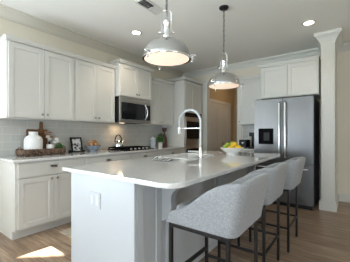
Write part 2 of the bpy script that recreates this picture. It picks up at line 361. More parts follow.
# ------------------------------------------------------------------ cabinets
FX = lambda X0: (lambda u, v, n: (X0+n, u, v))        # faces +X
FY = lambda Y0: (lambda u, v, n: (u, Y0-n, v))        # faces -Y
def shaker(name, f, u0, u1, z0, z1, root, m='cab', s=.058, flat=False):
    bm = bmesh.new()
    if flat: fbox(bm, f, u0, u1, z0, z1, 0, .019)
    else:
        fbox(bm, f, u0+s-.005, u1-s+.005, z0+s-.005, z1-s+.005, 0, .009)
        for a in ((u0, u0+s, z0, z1), (u1-s, u1, z0, z1), (u0+s, u1-s, z0, z0+s), (u0+s, u1-s, z1-s, z1)): fbox(bm, f, *a, 0, .019)
    return obj(name, bm, m, root, bevel=.0025)
def knob(f, u, z, door):
    bm = bmesh.new(); p = Vector(f(u, z, .019)); q = Vector(f(u, z, .032)); r = Vector(f(u, z, .047))
    d = q-p; tube(bm, [p, q], .006, 10); tube(bm, [q, p+(r-p)*.7, r], [.010, .016, .012], 14); obj('knob', bm, 'knob', door, smooth=True)
def cup(f, u, z, door):
    bm = bmesh.new(); N = 12; rows = []
    for k in range(7):
        a = k/6*PI/2; rows.append([Vector(f(u+.045*math.cos(PI*j/N)*(.55+.45*math.sin(PI/2-a*.0)), z+.024*math.sin(PI*j/N)*math.cos(a)-.006, .019+.024*math.sin(a)*(.3+.7*math.sin(PI*j/N)))) for j in range(N+1)])
    vr = [[bm.verts.new(p) for p in r] for r in rows]
    for a, b in zip(vr, vr[1:]):
        for i in range(N): bm.faces.new((a[i], a[i+1], b[i+1], b[i]))
    fbox(bm, f, u-.048, u+.048, z+.012, z+.020, .019, .022)
    bmesh.ops.solidify(bm, geom=bm.faces[:], thickness=.0015)
    obj('cup_pull', bm, 'knob', door, smooth=True)
CORN = [(0, 0), (.008, 0), (.008, .014), (.014, .022), (.022, .03), (.026, .048), (0, .048)]
def cornice(root, kind, x0, x1, y0, y1, z, ends=(True, True), body=0):
    """moulding swept round the cabinet's top; kind X: front at x1; kind Y: front at y0"""
    bm = bmesh.new(); rings = []
    for o, h in CORN[:-1]:
        if kind == 'X': pts = [(x0, y0-(o if ends[0] else 0)), (x1+o, y0-(o if ends[0] else 0)), (x1+o, y1+(o if ends[1] else 0)), (x0, y1+(o if ends[1] else 0))]
        else: pts = [(x0-(o if ends[0] else 0), y1), (x0-(o if ends[0] else 0), y0-o), (x1+(o if ends[1] else 0), y0-o), (x1+(o if ends[1] else 0), y1)]
        rings.append([bm.verts.new((p[0], p[1], z+h)) for p in pts])
    for a, b in zip(rings, rings[1:]):
        for i in range(4): bm.faces.new((a[i], a[(i+1) % 4], b[(i+1) % 4], b[i]))
    bm.faces.new(rings[0]); bm.faces.new(rings[-1]); obj('cornice', bm, 'cab', root)
def upper(label, kind, back, front, a, b, z0, z1, ends, group, knobs=True, corn=True, rail=True):
    g = .0015
    if kind == 'X':
        t = thing('wall_cabinet', label, 'cabinet', ((back+front)/2, (a+b)/2, z0), group); f = FX(front)
        obj('cabinet_body', B((back, front, a+g, b-g, z0, z1)), 'cab', t, bevel=.002)
        if corn: cornice(t, 'X', back, front+.019, a+g, b-g, z1, ends)
    else:
        t = thing('wall_cabinet', label, 'cabinet', ((a+b)/2, (back+front)/2, z0), group); f = FY(front)
        obj('cabinet_body', B((a+g, b-g, front, back, z0, z1)), 'cab', t, bevel=.002)
        if corn: cornice(t, 'Y', a+g, b-g, front-.019, back, z1, ends)
    m = (a+b)/2; e = .018
    dz0 = z0+.012; dz1 = z1-.02
    if b-a > .62:
        for (p, q, k) in ((a+e, m-.002, m-.032), (m+.002, b-e, m+.032)):
            d = shaker('cabinet_door', f, p, q, dz0, dz1, t)
            if knobs: knob(f, k, dz0+.05, d)
    else:
        d = shaker('cabinet_door', f, a+e, b-e, dz0, dz1, t)
        if knobs: knob(f, a+e+.03 if kind == 'Y' else b-e-.03, dz0+.05, d)
    return t
G = 'white wall cabinets'
UB = XL+.002
u1 = upper('white two-door wall cabinet at the left end, above the jug and basket tray', 'X', UB, -3.29, 1.045, 1.906, 1.40, 2.335, (True, False), G)
u2 = upper('white two-door wall cabinet between the left-end cabinet and the microwave', 'X', UB, -3.29, 1.906, 2.66, 1.40, 2.335, (False, False), G)
u3 = upper('taller deeper two-door white cabinet directly above the microwave', 'X', UB, -3.17, 2.66, 3.47, 1.865, 2.435, (True, True), G)
u4 = upper('white two-door wall cabinet between the microwave and the oven tower', 'X', UB, -3.29, 3.47, 4.348, 1.40, 2.335, (False, False), G)
u5 = upper('narrow white wall cabinet between the hallway opening and the fridge', 'Y', YB-.002, 4.80, -1.915, -1.352, 1.40, 2.335, (True, False), G)
u6 = upper('wide white two-door cabinet above the stainless fridge', 'Y', YB-.002, 4.50, -1.350, -.408, 1.86, 2.435, (True, False), G, knobs=False)
def base(label, kind, back, front, a, b, doors, drawer=True, group='white base cabinets', pull=True):
    g = .0015; toe = .07
    if kind == 'X':
        t = thing('base_cabinet', label, 'cabinet', ((back+front)/2, (a+b)/2, 0), group); f = FX(front)
        obj('cabinet_body', B((back, front, a+g, b-g, .10, .883)), 'cab', t, bevel=.002)
        obj('toe_kick', B((back, front-toe, a+g, b-g, 0, .10)), 'cab', t)
    else:
        t = thing('base_cabinet', label, 'cabinet', ((a+b)/2, (back+front)/2, 0), group); f = FY(front)
        obj('cabinet_body', B((a+g, b-g, front, back, .10, .883)), 'cab', t, bevel=.002)
        obj('toe_kick', B((a+g, b-g, front+toe, back, 0, .10)), 'cab', t)
    e = .03; m = (a+b)/2
    d = shaker('drawer', f, a+e, b-.012, .705, .865, t, flat=True)
    if pull: cup(f, m, .80, d)
    sp = [(a+e, m-.002, m-.035), (m+.002, b-.012, m+.035)] if doors == 2 else [(a+e, b-.012, b-.05)]
    for p, q, k in sp:
        dd = shaker('cabinet_door', f, p, q, .125, .69, t); knob(f, k, .655, dd)
    return t
b1 = base('white base cabinet at the left end with a drawer over two doors', 'X', UB, -3.0, 1.032, 1.885, 2)
b2 = base('white base cabinet between the left-end cabinet and the one under the cooktop', 'X', UB, -3.0, 1.885, 2.70, 2)
b3 = base('white base cabinet under the gas cooktop', 'X', UB, -3.0, 2.70, 3.50, 2)
b4 = base('white base cabinet between the cooktop cabinet and the oven tower', 'X', UB, -3.0, 3.50, 4.348, 2)
b5 = base('narrow white base cabinet left of the fridge', 'Y', YB-.002, 4.53, -1.915, -1.42, 1)
tag(obj('worktop', plate([rrect(UB+.009, -2.965, 1.005, 4.347, .004, 2)], .885, .915), 'quartz', loc=(-3.3, 2.6, .885), bevel=.003), 'pale quartz worktop running along the tiled wall under the microwave', 'countertop')
tag(obj('worktop', plate([rrect(-1.925, -1.415, 4.495, YB-.011, .004, 2)], .885, .915), 'quartz', loc=(-1.66, 4.8, .885), bevel=.003), 'short pale quartz worktop left of the fridge', 'countertop')
# tall oven cabinet
t = thing('oven_cabinet', 'tall white cabinet housing the double wall oven', 'cabinet', (-3.3, 4.75, 0))
a, b, fr = 4.352, 5.125, -2.99
obj('cabinet_body', B((UB, fr, a, a+.035, 0, 2.42), (UB, fr, b-.035, b, 0, 2.42), (UB, -3.58, a+.035, b-.035, 0, 2.42),
    (-3.58, fr, a+.035, b-.035, .10, .40), (-3.58, fr, a+.035, b-.035, 1.70, 2.42), (-3.58, fr-.07, a+.035, b-.035, 0, .10)), 'cab', t, bevel=.002)
f = FX(fr); m = (a+b)/2
for p, q, k in ((a+.02, m-.002, m-.03), (m+.002, b-.02, m+.03)):
    knob(f, k, 1.78, shaker('cabinet_door', f, p, q, 1.72, 2.40, t))
cup(f, m, .27, shaker('drawer', f, a+.02, b-.02, .12, .385, t, flat=True))
cornice(t, 'X', UB, fr+.019, a, b, 2.435, (True, False))
# double oven
t = thing('double_oven', 'stainless and black glass double wall oven in the tall cabinet', 'oven', (-3.2, 4.74, .405))
oa, ob = a+.038, b-.038
obj('oven_body', B((-3.55, fr-.002, oa, ob, .405, 1.695)), 'darkbody', t)
obj('control_panel', B((fr, fr+.022, oa, ob, 1.60, 1.695)), 'glassb', t, bevel=.002)
for z0, z1, lb in ((1.07, 1.595, 'upper'), (.44, .965, 'lower')):
    dr = obj('oven_door', B((fr, fr+.028, oa, ob, z0, z1)), 'steelh', t, bevel=.003)
    obj('door_glass', B((fr+.0285, fr+.031, oa+.02, ob-.02, z0+.02, z1-.10)), 'glassb', dr)
    bm = bmesh.new(); zz = z1-.05
    tube(bm, [(fr+.075, oa+.04, zz), (fr+.075, ob-.04, zz)], .011, 12)
    for yy in (oa+.08, ob-.08): tube(bm, [(fr+.028, yy, zz), (fr+.075, yy, zz)], .008, 8)
    obj('handle', bm, 'steelh', dr, smooth=True)
obj('middle_trim', B((fr, fr+.02, oa, ob, .97, 1.065)), 'steelh', t); obj('bottom_trim', B((fr, fr+.02, oa, ob, .405, .435)), 'steelh', t)
# microwave
t = thing('microwave', 'stainless over-the-range microwave with dark glass door and curved handle', 'microwave', (-3.37, 3.06, 1.41))
y0, y1, mf = 2.675, 3.455, -3.205
obj('microwave_body', B((UB+.010, mf, y0, y1, 1.41, 1.862)), 'black', t, bevel=.003)
dr = obj('microwave_door', B((mf+.001, mf+.028, y0, y1-.005, 1.435, 1.79)), 'steelh', t, bevel=.003)
obj('door_glass', B((mf+.0285, mf+.031, y0+.035, y1-.15, 1.465, 1.765)), 'glassb', dr)
obj('keypad_glass', B((mf+.0285, mf+.031, y1-.135, y1-.02, 1.465, 1.765)), 'glassb', dr)
obj('top_vent', B((mf+.001, mf+.026, y0, y1-.005, 1.795, 1.86)), 'steelh', t, bevel=.003)
obj('bottom_trim', B((mf+.001, mf+.02, y0, y1-.005, 1.41, 1.43)), 'steelh', t)
bm = bmesh.new(); tube(bm, [(mf+.03+.05*math.sin(PI*k/12), y1-.165+.02*math.sin(PI*k/12), 1.47+.29*k/12) for k in range(13)], .012, 12); obj('handle', bm, 'chrome', dr, smooth=True)
obj('hood_lamp', B((-3.42, -3.36, 2.86, 2.94, 1.405, 1.409)), 'hoodlamp', t)
hl = bpy.data.lights.new('hood_lamp_light', 'AREA'); hl.size = .08; hl.energy = .6; hl.color = (1, .70, .42)
ho = bpy.data.objects.new('hood_lamp_light', hl); C.objects.link(ho); ho.parent = t; ho.location = Vector((-3.45, 2.92, 1.395))-Vector(t.location)
# cooktop
t = thing('gas_cooktop', 'black gas cooktop with iron grates on the wall-side worktop', 'cooktop', (-3.27, 3.07, .916))
obj('cooktop_tray', B((-3.56, -3.07, 2.70, 3.44, .916, .928)), 'iron', t, bevel=.003)
for yc in (2.83, 3.07, 3.31):
    bm = bmesh.new()
    for yy in (yc-.105, yc-.035, yc+.035, yc+.105): sqbar(bm, (-3.540, yy, .955), (-3.160, yy, .955), .018)
    for xx in (-3.534, -3.440, -3.350, -3.260, -3.1606): sqbar(bm, (xx, yc-.105, .955), (xx, yc+.105, .955), .018)
    for xx in (-3.534, -3.1606):
        for yy in (yc-.105, yc+.105): sqbar(bm, (xx, yy, .9285), (xx, yy, .955), .018)
    obj('grate', bm, 'iron', t)
for (x, y, r) in ((-3.440, 2.83, .04), (-3.240, 2.83, .03), (-3.350, 3.07, .05), (-3.440, 3.31, .04), (-3.240, 3.31, .03)):
    bm = bmesh.new(); lathe(bm, x, y, [(r, 0), (r, .012), (r*.8, .016), (0, .017)], 18, .9285); obj('burner', bm, 'black', t, smooth=True)
for k in range(5):
    bm = bmesh.new(); lathe(bm, -3.105, 2.87+k*.10, [(.018, 0), (.018, .018), (.014, .024), (0, .024)], 14, .9285); obj('control_knob', bm, 'steelh', t, smooth=True)
# kettle
kx, ky, kz = -3.45, 2.87, .9635
t = thing('kettle', 'shiny stainless whistling kettle on the cooktop', 'kettle', (kx, ky, kz))
bm = bmesh.new(); lathe(bm, kx, ky, [(.095, 0), (.106, .012), (.107, .04), (.096, .075), (.068, .105), (.042, .12), (.04, .122)], 32, kz); obj('kettle_body', bm, 'chrome', t, smooth=True)
bm = bmesh.new(); lathe(bm, kx, ky, [(.040, .1225), (.032, .13), (.01, .135), (.008, .142), (.014, .15), (.012, .16), (0, .163)], 20, kz); obj('lid', bm, 'chrome', t, smooth=True)
bm = bmesh.new(); tube(bm, [(kx+.0, ky+.075, kz+.06), (kx, ky+.11, kz+.085), (kx, ky+.135, kz+.12)], [.02, .014, .011], 12); obj('spout', bm, 'chrome', t, smooth=True)
bm = bmesh.new(); tube(bm, [(kx, ky+.075*math.cos(PI*k/14)*1.05, kz+.10+.125*math.sin(PI*k/14)) for k in range(15)], .009, 10); obj('handle', bm, 'black', t, smooth=True, label='black arched handle')

# ------------------------------------------------------------------ refrigerator
fx0, fx1, fy = -1.37, -.455, 4.20
t = thing('refrigerator', 'large stainless french-door refrigerator with water dispenser beside the column', 'refrigerator', (-.9, 4.65, 0))
obj('fridge_body', B((fx0+.005, fx1-.005, fy+.075, 5.10, .03, 1.785)), 'darkbody', t, bevel=.004)
obj('plinth_grille', B((fx0+.02, fx1-.02, fy+.06, fy+.075, .0, .07)), 'black', t)
xm = -.90
sx0, sx1, sz0, sz1 = fx0+.075, fx0+.075+.25, 1.03, 1.42
bm = swap(plate([rrect(fx0, xm-.004, .725, 1.80, .012, 4), rrect(sx0, sx1, sz0, sz1-.12, .008, 3)[::-1]], fy, fy+.065), lambda x, y, z: (x, z, y))
dl = obj('fridge_door', bm, 'steel', t, bevel=.004)
dsp = obj('water_dispenser', B((sx0, sx1, fy+.045, fy+.06, sz0, sz1-.12), (sx0, sx0+.006, fy+.002, fy+.045, sz0, sz1-.12), (sx1-.006, sx1, fy+.002, fy+.045, sz0, sz1-.12), (sx0+.006, sx1-.006, fy+.002, fy+.045, sz1-.126, sz1-.12), (sx0+.006, sx1-.006, fy+.001, fy+.045, sz0, sz0+.02)), 'iron', dl, label='black recessed water dispenser')
obj('dispenser_panel', B((sx0, sx1, fy-.003, fy-.0005, sz1-.115, sz1)), 'steel', dl, bevel=.001)
obj('dispenser_paddle', B((sx0+.08, sx1-.08, fy+.03, fy+.042, sz0+.06, sz0+.20)), 'black', dl)
dr_ = obj('fridge_door', swap(plate([rrect(xm+.004, fx1, .725, 1.80, .012, 4)], fy, fy+.065), lambda x, y, z: (x, z, y)), 'steel', t, bevel=.004)
def longhandle(a, b, off, r, par, name='handle'):
    a, b = Vector(a), Vector(b); bm = bmesh.new(); d = (b-a)
    pts = [a+d*(k/16) + Vector((0, -off*(1 if 0 < k < 16 else 0), 0)) for k in range(17)]
    pts[1] = a+d*.025+Vector((0, -off*.9, 0)); pts[15] = a+d*.975+Vector((0, -off*.9, 0))
    tube(bm, pts, r, 12); obj(name, bm, 'chrome', par, smooth=True)
longhandle((xm-.045, fy-.0005, .80), (xm-.045, fy-.0005, 1.74), .055, .014, dl)
longhandle((xm+.045, fy-.0005, .80), (xm+.045, fy-.0005, 1.74), .055, .014, dr_)
dw = obj('freezer_drawer', swap(plate([rrect(fx0, fx1, .075, .715, .012, 4)], fy, fy+.065), lambda x, y, z: (x, z, y)), 'steel', t, bevel=.004)
longhandle((fx0+.06, fy-.0005, .645), (fx1-.06, fy-.0005, .645), .055, .014, dw)
obj('hinge_cover', B((fx0+.02, fx0+.14, fy+.02, fy+.10, 1.801, 1.815)), 'darkbody', t); obj('hinge_cover', B((fx1-.14, fx1-.02, fy+.02, fy+.10, 1.801, 1.815)), 'darkbody', t)

# ------------------------------------------------------------------ island
IX0, IX1, IY0, IY1 = -1.93, -1.15, 1.09, 3.60
t = thing('kitchen_island', 'white painted kitchen island base with scrolled corbels', 'kitchen island', (-1.5, 2.35, 0))
SX0, SX1, SY0, SY1 = -1.90, -1.50, 2.20, 2.84
obj('island_body', B((IX0+.02, IX1-.02, IY0+.03, SY0-.04, 0, .883), (IX0+.02, IX1-.02, SY1+.04, IY1-.03, 0, .883), (-1.44, IX1-.02, SY0-.04, SY1+.04, 0, .883), (IX0+.02, -1.44, SY0-.04, SY1+.04, 0, .60)), 'island', t, bevel=.002)
obj('end_panel', B((IX0, IX1, IY0, IY0+.028, 0, .883)), 'island', t, bevel=.003)
obj('end_panel', B((IX0, IX1, IY1-.028, IY1, 0, .883)), 'island', t, bevel=.003)
f = FX(IX1-.019)
ys = [IY0+.03, 1.36, 1.45, 2.30, 2.39, 3.22, 3.31, IY1-.03]
for a, b in ((IY0+.03, 1.375), (1.445, 2.315), (2.385, 3.235), (3.305, IY1-.03)):
    shaker('back_panel', f, a, b, .0, .883, t, 'island', s=.06)
def corbel(yc):
    bm = bmesh.new(); x0 = IX1-.019
    P = [(0, .883), (.25, .883), (.25, .858), (.242, .835), (.22, .822), (.19, .815), (.155, .80), (.125, .775), (.108, .745), (.104, .71), (.108, .675), (.108, .645), (.098, .615), (.08, .585), (.055, .56), (.03, .545), (0, .54)]
    prism(bm, P, lambda a, b: (x0+a, yc-.034, b), lambda a, b: (x0+a, yc+.034, b))
    obj('corbel', bm, 'island', t, bevel=.004)
for yc in (1.41, 2.35, 3.27): corbel(yc)
for (u0, u1) in ((1.12, 2.02), (2.83, 3.57)):
    FXm = lambda u, v, n: (IX0+.02-n, u, v)
    m = (u0+u1)/2
    for p, q in ((u0, m-.002), (m+.002, u1)): shaker('cabinet_door', FXm, p, q, .12, .86, t, 'island')
o = obj('outlet', B((-1.64, -1.515, IY0-.006, IY0-.0002, .635, .755)), 'island', t, bevel=.002, label='white double electrical outlet')
bm = bmesh.new()
for cx in (-1.608, -1.547): box(bm, cx-.017, cx+.017, IY0-.009, IY0-.006, .66, .73)
obj('socket', bm, 'plastic', o, bevel=.001)
CO = [rrect(-2.03, -.80, 1.06, 3.63, [.05, .05, .006, .12], 12), rrect(SX0, SX1, SY0, SY1, .03, 5)[::-1]]
tag(obj('island_countertop', plate(CO, .885, .915), 'quartz', loc=(-1.4, 2.35, .885), bevel=.005, seg=3), 'large glossy pale quartz countertop with rounded corners on the kitchen island', 'countertop')
t = thing('sink', 'white rimmed sink basin set into the island countertop', 'sink', (-1.7, 2.42, .64))
bm = bmesh.new(); x0, x1, y0, y1 = SX0-.012, SX1+.012, SY0-.012, SY1+.012
box(bm, x0, x1, y0, y1, .66, .672); box(bm, x0, SX0+.002, y0, y1, .672, .8835); box(bm, SX1-.002, x1, y0, y1, .672, .8835)
box(bm, SX0, SX1, y0, SY0+.002, .672, .8835); box(bm, SX0, SX1, SY1-.002, y1, .672, .8835); sb = obj('basin', bm, 'gloss', t)
bm = plate([rrect(SX0-.03, SX1+.03, SY0-.03, SY1+.03, .03, 5), rrect(SX0+.004, SX1-.004, SY0+.004, SY1-.004, .03, 5)[::-1]], .9155, .930); obj('sink_rim', bm, 'gloss', sb, bevel=.004)
bm = bmesh.new(); lathe(bm, -1.7, 2.42, [(.04, 0), (.04, .003), (.03, .001), (0, .001)], 20, .6725); obj('drain', bm, 'chrome', t)
# faucet
qx, qy, qz = -1.425, 2.42, .916
t = thing('faucet', 'tall chrome spring-neck kitchen faucet on the island', 'faucet', (qx, qy, qz))
bm = bmesh.new(); lathe(bm, qx, qy, [(.032, 0), (.032, .008), (.024, .014), (.023, .12), (.019, .13), (.017, .135)], 24, qz); obj('faucet_body', bm, 'chrome', t, smooth=True)
R = .155; top = 1.345
arc = [Vector((qx-R+R*math.cos(PI*k/30), qy, top+R*math.sin(PI*k/30))) for k in range(31)]
pts = [Vector((qx, qy, qz+.13+(top-qz-.13)*k/10)) for k in range(10)] + arc + [Vector((qx-2*R, qy, top-.03*k)) for k in (1, 2)]
bm = bmesh.new(); tube(bm, pts, .011, 12); nk = obj('neck', bm, 'plastic', t, smooth=True)
bm = bmesh.new(); L = 0; path = []
fine = []
for a, b in zip(pts, pts[1:]):
    for k in range(8): fine.append(a.lerp(b, k/8))
hel = []; ang = 0
for i, p in enumerate(fine[:-1]):
    tg = (fine[i+1]-p); d = tg.length; tg.normalize(); n1 = Vector((0, 1, 0)); n2 = tg.cross(n1)
    ang += d/.009*2*PI; 
    hel.append(p+.0145*(math.cos(ang)*n1+math.sin(ang)*n2))
tube(bm, hel, .0034, 5); obj('spring', bm, 'satin', nk, smooth='all')
bm = bmesh.new(); lathe(bm, qx-2*R, qy, [(.014, .08), (.019, .075), (.021, .03), (.024, .005), (.022, 0)], 20, top-.14); obj('spray_head', bm, 'plastic', t, smooth=True)
bm = bmesh.new(); tube(bm, [(qx, qy, 1.275), (qx-2*R+.02, qy, 1.275)], .007, 10); lathe(bm, qx-2*R, qy, [(.0225, 0), (.028, 0), (.028, .018), (.0225, .018)], 20, 1.266, cap=False); obj('holder_arm', bm, 'chrome', t, smooth=True)
bm = bmesh.new(); tube(bm, [(qx-.02, qy-.005, qz+.075), (qx-.06, qy-.02, qz+.08), (qx-.14, qy-.06, qz+.082)], [.014, .010, .007], 10); obj('lever', bm, 'chrome', t, smooth=True)
# striped towel over the sink edge
bm = bmesh.new(); nx, ny = 14, 16; g = {}
for i in range(nx+1):
    for j in range(ny+1):
        x = -1.78+.25*i/nx; s = j/ny*.24; y = 1.915+s
        z = .9175+.030*abs(math.sin(i*.6+j*.2))*math.sin(PI*min(1, j/ny*1.3))**2 + .004
        g[i, j] = bm.verts.new((x+.012*math.sin(j*.4), y, z))
for i in range(nx):
    for j in range(ny): bm.faces.new((g[i, j], g[i+1, j], g[i+1, j+1], g[i, j+1]))
bmesh.ops.solidify(bm, geom=bm.faces[:], thickness=.003)
mt = mat('towel_stripes', (.8, .8, .8), .9); n = mt.node_tree; tc = n.nodes.new('ShaderNodeTexCoord'); wv = n.nodes.new('ShaderNodeTexWave'); wv.bands_direction = 'X'; wv.inputs['Scale'].default_value = 9
rp = n.nodes.new('ShaderNodeValToRGB'); rp.color_ramp.interpolation = 'CONSTANT'; rp.color_ramp.elements[0].color = (.05, .06, .08, 1); rp.color_ramp.elements[1].color = (.85, .85, .83, 1); rp.color_ramp.elements[1].position = .38
n.links.new(tc.outputs['Object'], wv.inputs['Vector']); n.links.new(wv.outputs[0], rp.inputs[0]); n.links.new(rp.outputs[0], n.nodes['Principled BSDF'].inputs['Base Color'])
tag(obj('dish_towel', bm, mt, loc=(-1.66, 2.03, .916), smooth=True), 'black and white striped dish towel lying rumpled beside the sink', 'towel')

# fruit bowl
bx_, by_, bz_ = -1.34, 3.15, .916
t = thing('fruit_bowl', 'white footed bowl of fruit on the far end of the island', 'bowl', (bx_, by_, bz_))
bm = bmesh.new(); lathe(bm, bx_, by_, [(0, 0), (.085, 0), (.08, .012), (.082, .022), (.125, .05), (.155, .078), (.168, .098), (.160, .098), (.12, .062), (.07, .035), (0, .03)], 40, bz_); obj('bowl_body', bm, 'gloss', t, smooth=True)
def apple(x, y, z, r, lb):
    t = thing('green_apple', lb, 'apple', (x, y, z), 'green apples in the fruit bowl')
    bm = bmesh.new(); lathe(bm, x, y, [(0, .12*r), (.35*r, 0), (.8*r, .35*r), (1.0*r, 1.0*r), (.85*r, 1.5*r), (.5*r, 1.78*r), (.2*r, 1.72*r), (0, 1.55*r)], 20, z); obj('fruit_flesh', bm, 'lime', t, smooth='all')
    bm = bmesh.new(); tube(bm, [(x, y, z+1.55*r), (x+.004, y, z+2.0*r)], .002, 6); obj('stem', bm, 'dried', t)
def offs(dx, dd): # dx to the photo's right, dd away
    return (bx_+.802*dx-.598*dd, by_+.598*dx+.802*dd)
for dx, dd, dz, r, lb in ((-.098, .0, .072, .036, 'green apple at the left rim of the fruit bowl'), (-.052, .055, .086, .043, 'green apple behind the left lemon in the fruit bowl'), (.03, .080, .108, .043, 'topmost green apple at the back of the fruit bowl'), (.10, .035, .080, .030, 'green apple at the right rim of the fruit bowl')):
    x, y = offs(dx, dd); apple(x, y, bz_+dz, r, lb)
def lemon(x, y, z, a, lb):
    rot = Matrix.Rotation(a, 3, 'Z') @ Matrix.Rotation(PI/2, 3, 'Y')
    bm = bmesh.new(); lathe(bm, 0, 0, [(0, -.052), (.008, -.047), (.014, -.040), (.030, -.024), (.036, 0), (.030, .024), (.014, .040), (.008, .047), (0, .050)], 18)
    bmesh.ops.transform(bm, verts=bm.verts, matrix=Matrix.Translation((x, y, z)) @ rot.to_4x4())
    tag(obj('lemon', bm, 'lemon', loc=(x, y, z), smooth='all'), lb, 'lemon', 'lemons in the fruit bowl')
an = math.atan2(.598, .802)
for dx, dd, dz, da, lb in ((-.035, -.06, .096, .15, 'yellow lemon at the front left of the fruit bowl'), (.075, -.05, .096, -.1, 'yellow lemon at the front right of the fruit bowl'), (.025, -.01, .142, .05, 'yellow lemon on top of the two front lemons')):
    x, y = offs(dx, dd); lemon(x, y, bz_+dz, an+da, lb)

# ------------------------------------------------------------------ items on the wall-side worktop
W = .916
tx0, tx1, ty0, ty1 = -3.555, -3.305, 1.235, 1.79
t = thing('basket_tray', 'dark brown woven bark tray on the worktop holding the white jug', 'tray', (-3.4, 1.53, W))
obj('tray_base', B((tx0+.012, tx1-.012, ty0+.012, ty1-.012, W, W+.012)), 'wicker', t)
bm = bmesh.new()
def ringpath(o, z): return [(x, y, z) for x, y in rrect(tx0-o, tx1+o, ty0-o, ty1+o, .05, 5)]
for k in range(5): tube(bm, ringpath(.004*k-.01, W+.010+k*.0175), .0095, 7, closed=True)
rp_ = ringpath(.004, 0)
for i in range(0, len(rp_)):
    a = Vector(rp_[i]); b = Vector(rp_[(i+1) % len(rp_)]); nseg = max(1, int((b-a).length/.028))
    for k in range(nseg):
        p = a.lerp(b, k/nseg); s = random.uniform(.85, 1.15); ball(bm, (p.x, p.y, W+.05), .012, (s, s, 3.6*s), 6, 5)
obj('tray_rim', bm, 'wicker', t)
for y in (ty0-.012, ty1+.012):
    bm = bmesh.new(); tube(bm, [(-3.4+.05*math.cos(PI*k/10), y, W+.083+.03*math.sin(PI*k/10)) for k in range(11)], .007, 8); obj('handle', bm, 'wicker', t)
z = W+.0125
bm = bmesh.new(); lathe(bm, -3.425, 1.40, [(.10, 0), (.108, .01), (.111, .06), (.111, .19), (.105, .222), (.085, .245), (.062, .256), (.055, .262), (.055, .298), (.060, .308), (.053, .308), (.048, .295), (.048, .265), (0, .255)], 36, z)
tag(obj('ceramic_jug', bm, 'ceramic', loc=(-3.425, 1.40, z), smooth=True), 'large white ceramic jug with a short neck in the bark tray', 'jug')
bm = bmesh.new(); lathe(bm, -3.375, 1.60, [(.044, 0), (.05, .01), (.052, .13), (.047, .13), (.045, .06), (0, .055)], 28, z)
tag(obj('white_cup', bm, 'ceramic', loc=(-3.375, 1.60, z), smooth=True), 'small plain white cup beside the jug in the bark tray', 'cup')
# dried flowers in a slim bottle behind the cup
px_, py_ = -3.49, 1.64
t = thing('dried_bouquet', 'bunch of dried brown flowers and white cotton in a slim brown bottle behind the cup', 'flowers', (px_, py_, z))
bm = bmesh.new(); lathe(bm, px_, py_, [(.035, 0), (.038, .01), (.038, .08), (.016, .12), (.014, .16), (.017, .165), (.012, .16), (0, .15)], 20, z); obj('bottle', bm, 'redvase', t, smooth=True)
bm = bmesh.new(); heads = []
for k in range(12):
    a = random.uniform(0, 2*PI); r = random.uniform(.02, .07); h = random.uniform(.22, .29)
    e = (px_+.5*r*math.cos(a)+.01, py_+r*math.sin(a), z+h); heads.append(e); tube(bm, [(px_, py_, z+.155), ((px_+e[0])/2, (py_+e[1])/2, z+.2), e], .0015, 5)
obj('stems', bm, 'dried', t)
for k, e in enumerate(heads[:7]):
    bm = bmesh.new()
    for q in range(14):
        a = q*2.4; ph = .3+1.1*(q/14); d = Vector((math.cos(a)*math.sin(ph), math.sin(a)*math.sin(ph), math.cos(ph)))
        ball(bm, Vector(e)+d*.018, .012, (.5, .5, 1.2), 6, 4, rot=d.to_track_quat('Z', 'Y').to_matrix())
    obj('dried_flower', bm, 'dried', t)
for e in [(px_+.05, py_-.045, z+.235), (px_+.05, py_-.02, z+.20), (px_+.06, py_+.075, z+.20), (px_+.05, py_+.09, z+.165), (px_+.06, py_+.05, z+.155)]:
    bm = bmesh.new()
    for q in range(6): ball(bm, (e[0]+.011*math.cos(q*1.05), e[1]+.013*math.sin(q*1.05), e[2]+.008*(q % 2)), .016, u=8, v=6)
    tube(bm, [(px_, py_, z+.158), e], .0015, 5)
    obj('cotton_boll', bm, 'cotton', t, smooth='all')
def plant(x, y, z, name, lb, pr, ph, fr_, fz, n, potm, prof=None, ls=.03):
    t = thing(name, lb, 'plant', (x, y, z))
    bm = bmesh.new(); lathe(bm, x, y, prof or [(pr*.8, 0), (pr, ph), (pr*.9, ph), (pr*.85, ph-.012), (0, ph-.012)], 20, z); obj('pot', bm, potm, t, smooth=True)
    bm = bmesh.new()
    for k in range(n):
        d = Vector((random.gauss(0, 1), random.gauss(0, 1), random.uniform(0, 1.6))).normalized(); p = Vector((x, y, z+ph-.005))+Vector((d.x*fr_, d.y*fr_, abs(d.z)*fz))*random.uniform(.5, 1)
        u = d.cross(Vector((random.random(), random.random(), .3))).normalized(); s = ls*random.uniform(.6, 1.2); v2 = (d*.6+Vector((0, 0, -.3))).normalized()
        vs_ = [bm.verts.new(q) for q in (p-v2*s*.1, p+u*s*.35+v2*s*.5, p+v2*s*1.1+Vector((0,0,-.2*s)), p-u*s*.35+v2*s*.5)]; bm.faces.new(vs_)
        if k % 3 == 0: tube(bm, [(x, y, z+ph-.012), tuple(p)], .001, 4)
    obj('foliage', bm, 'leaf', t); return t
plant(-3.385, 1.725, z, 'potted_herb', 'small bright green herb at the right end of the bark tray', .035, .07, .05, .075, 200, 'wicker', ls=.024)
# cutting board leaning on the tiles
bm = bmesh.new()
P = [(1.39, 0), (1.65, 0), (1.66, .01), (1.66, .345), (1.65, .355), (1.612, .355), (1.600, .37), (1.598, .45), (1.588, .465), (1.562, .465), (1.552, .45), (1.550, .37), (1.538, .355), (1.39, .355), (1.38, .345), (1.38, .01)]
lean = lambda u, v, n: (-3.607+n, u, W+.001+v)
prism(bm, P, lambda u, v: lean(u, v, 0), lambda u, v: lean(u, v, .018))
tag(obj('cutting_board', bm, 'wood', loc=(-3.58, 1.53, W), bevel=.003), 'brown wooden cutting board with an upright handle leaning on the tiled wall', 'cutting board')
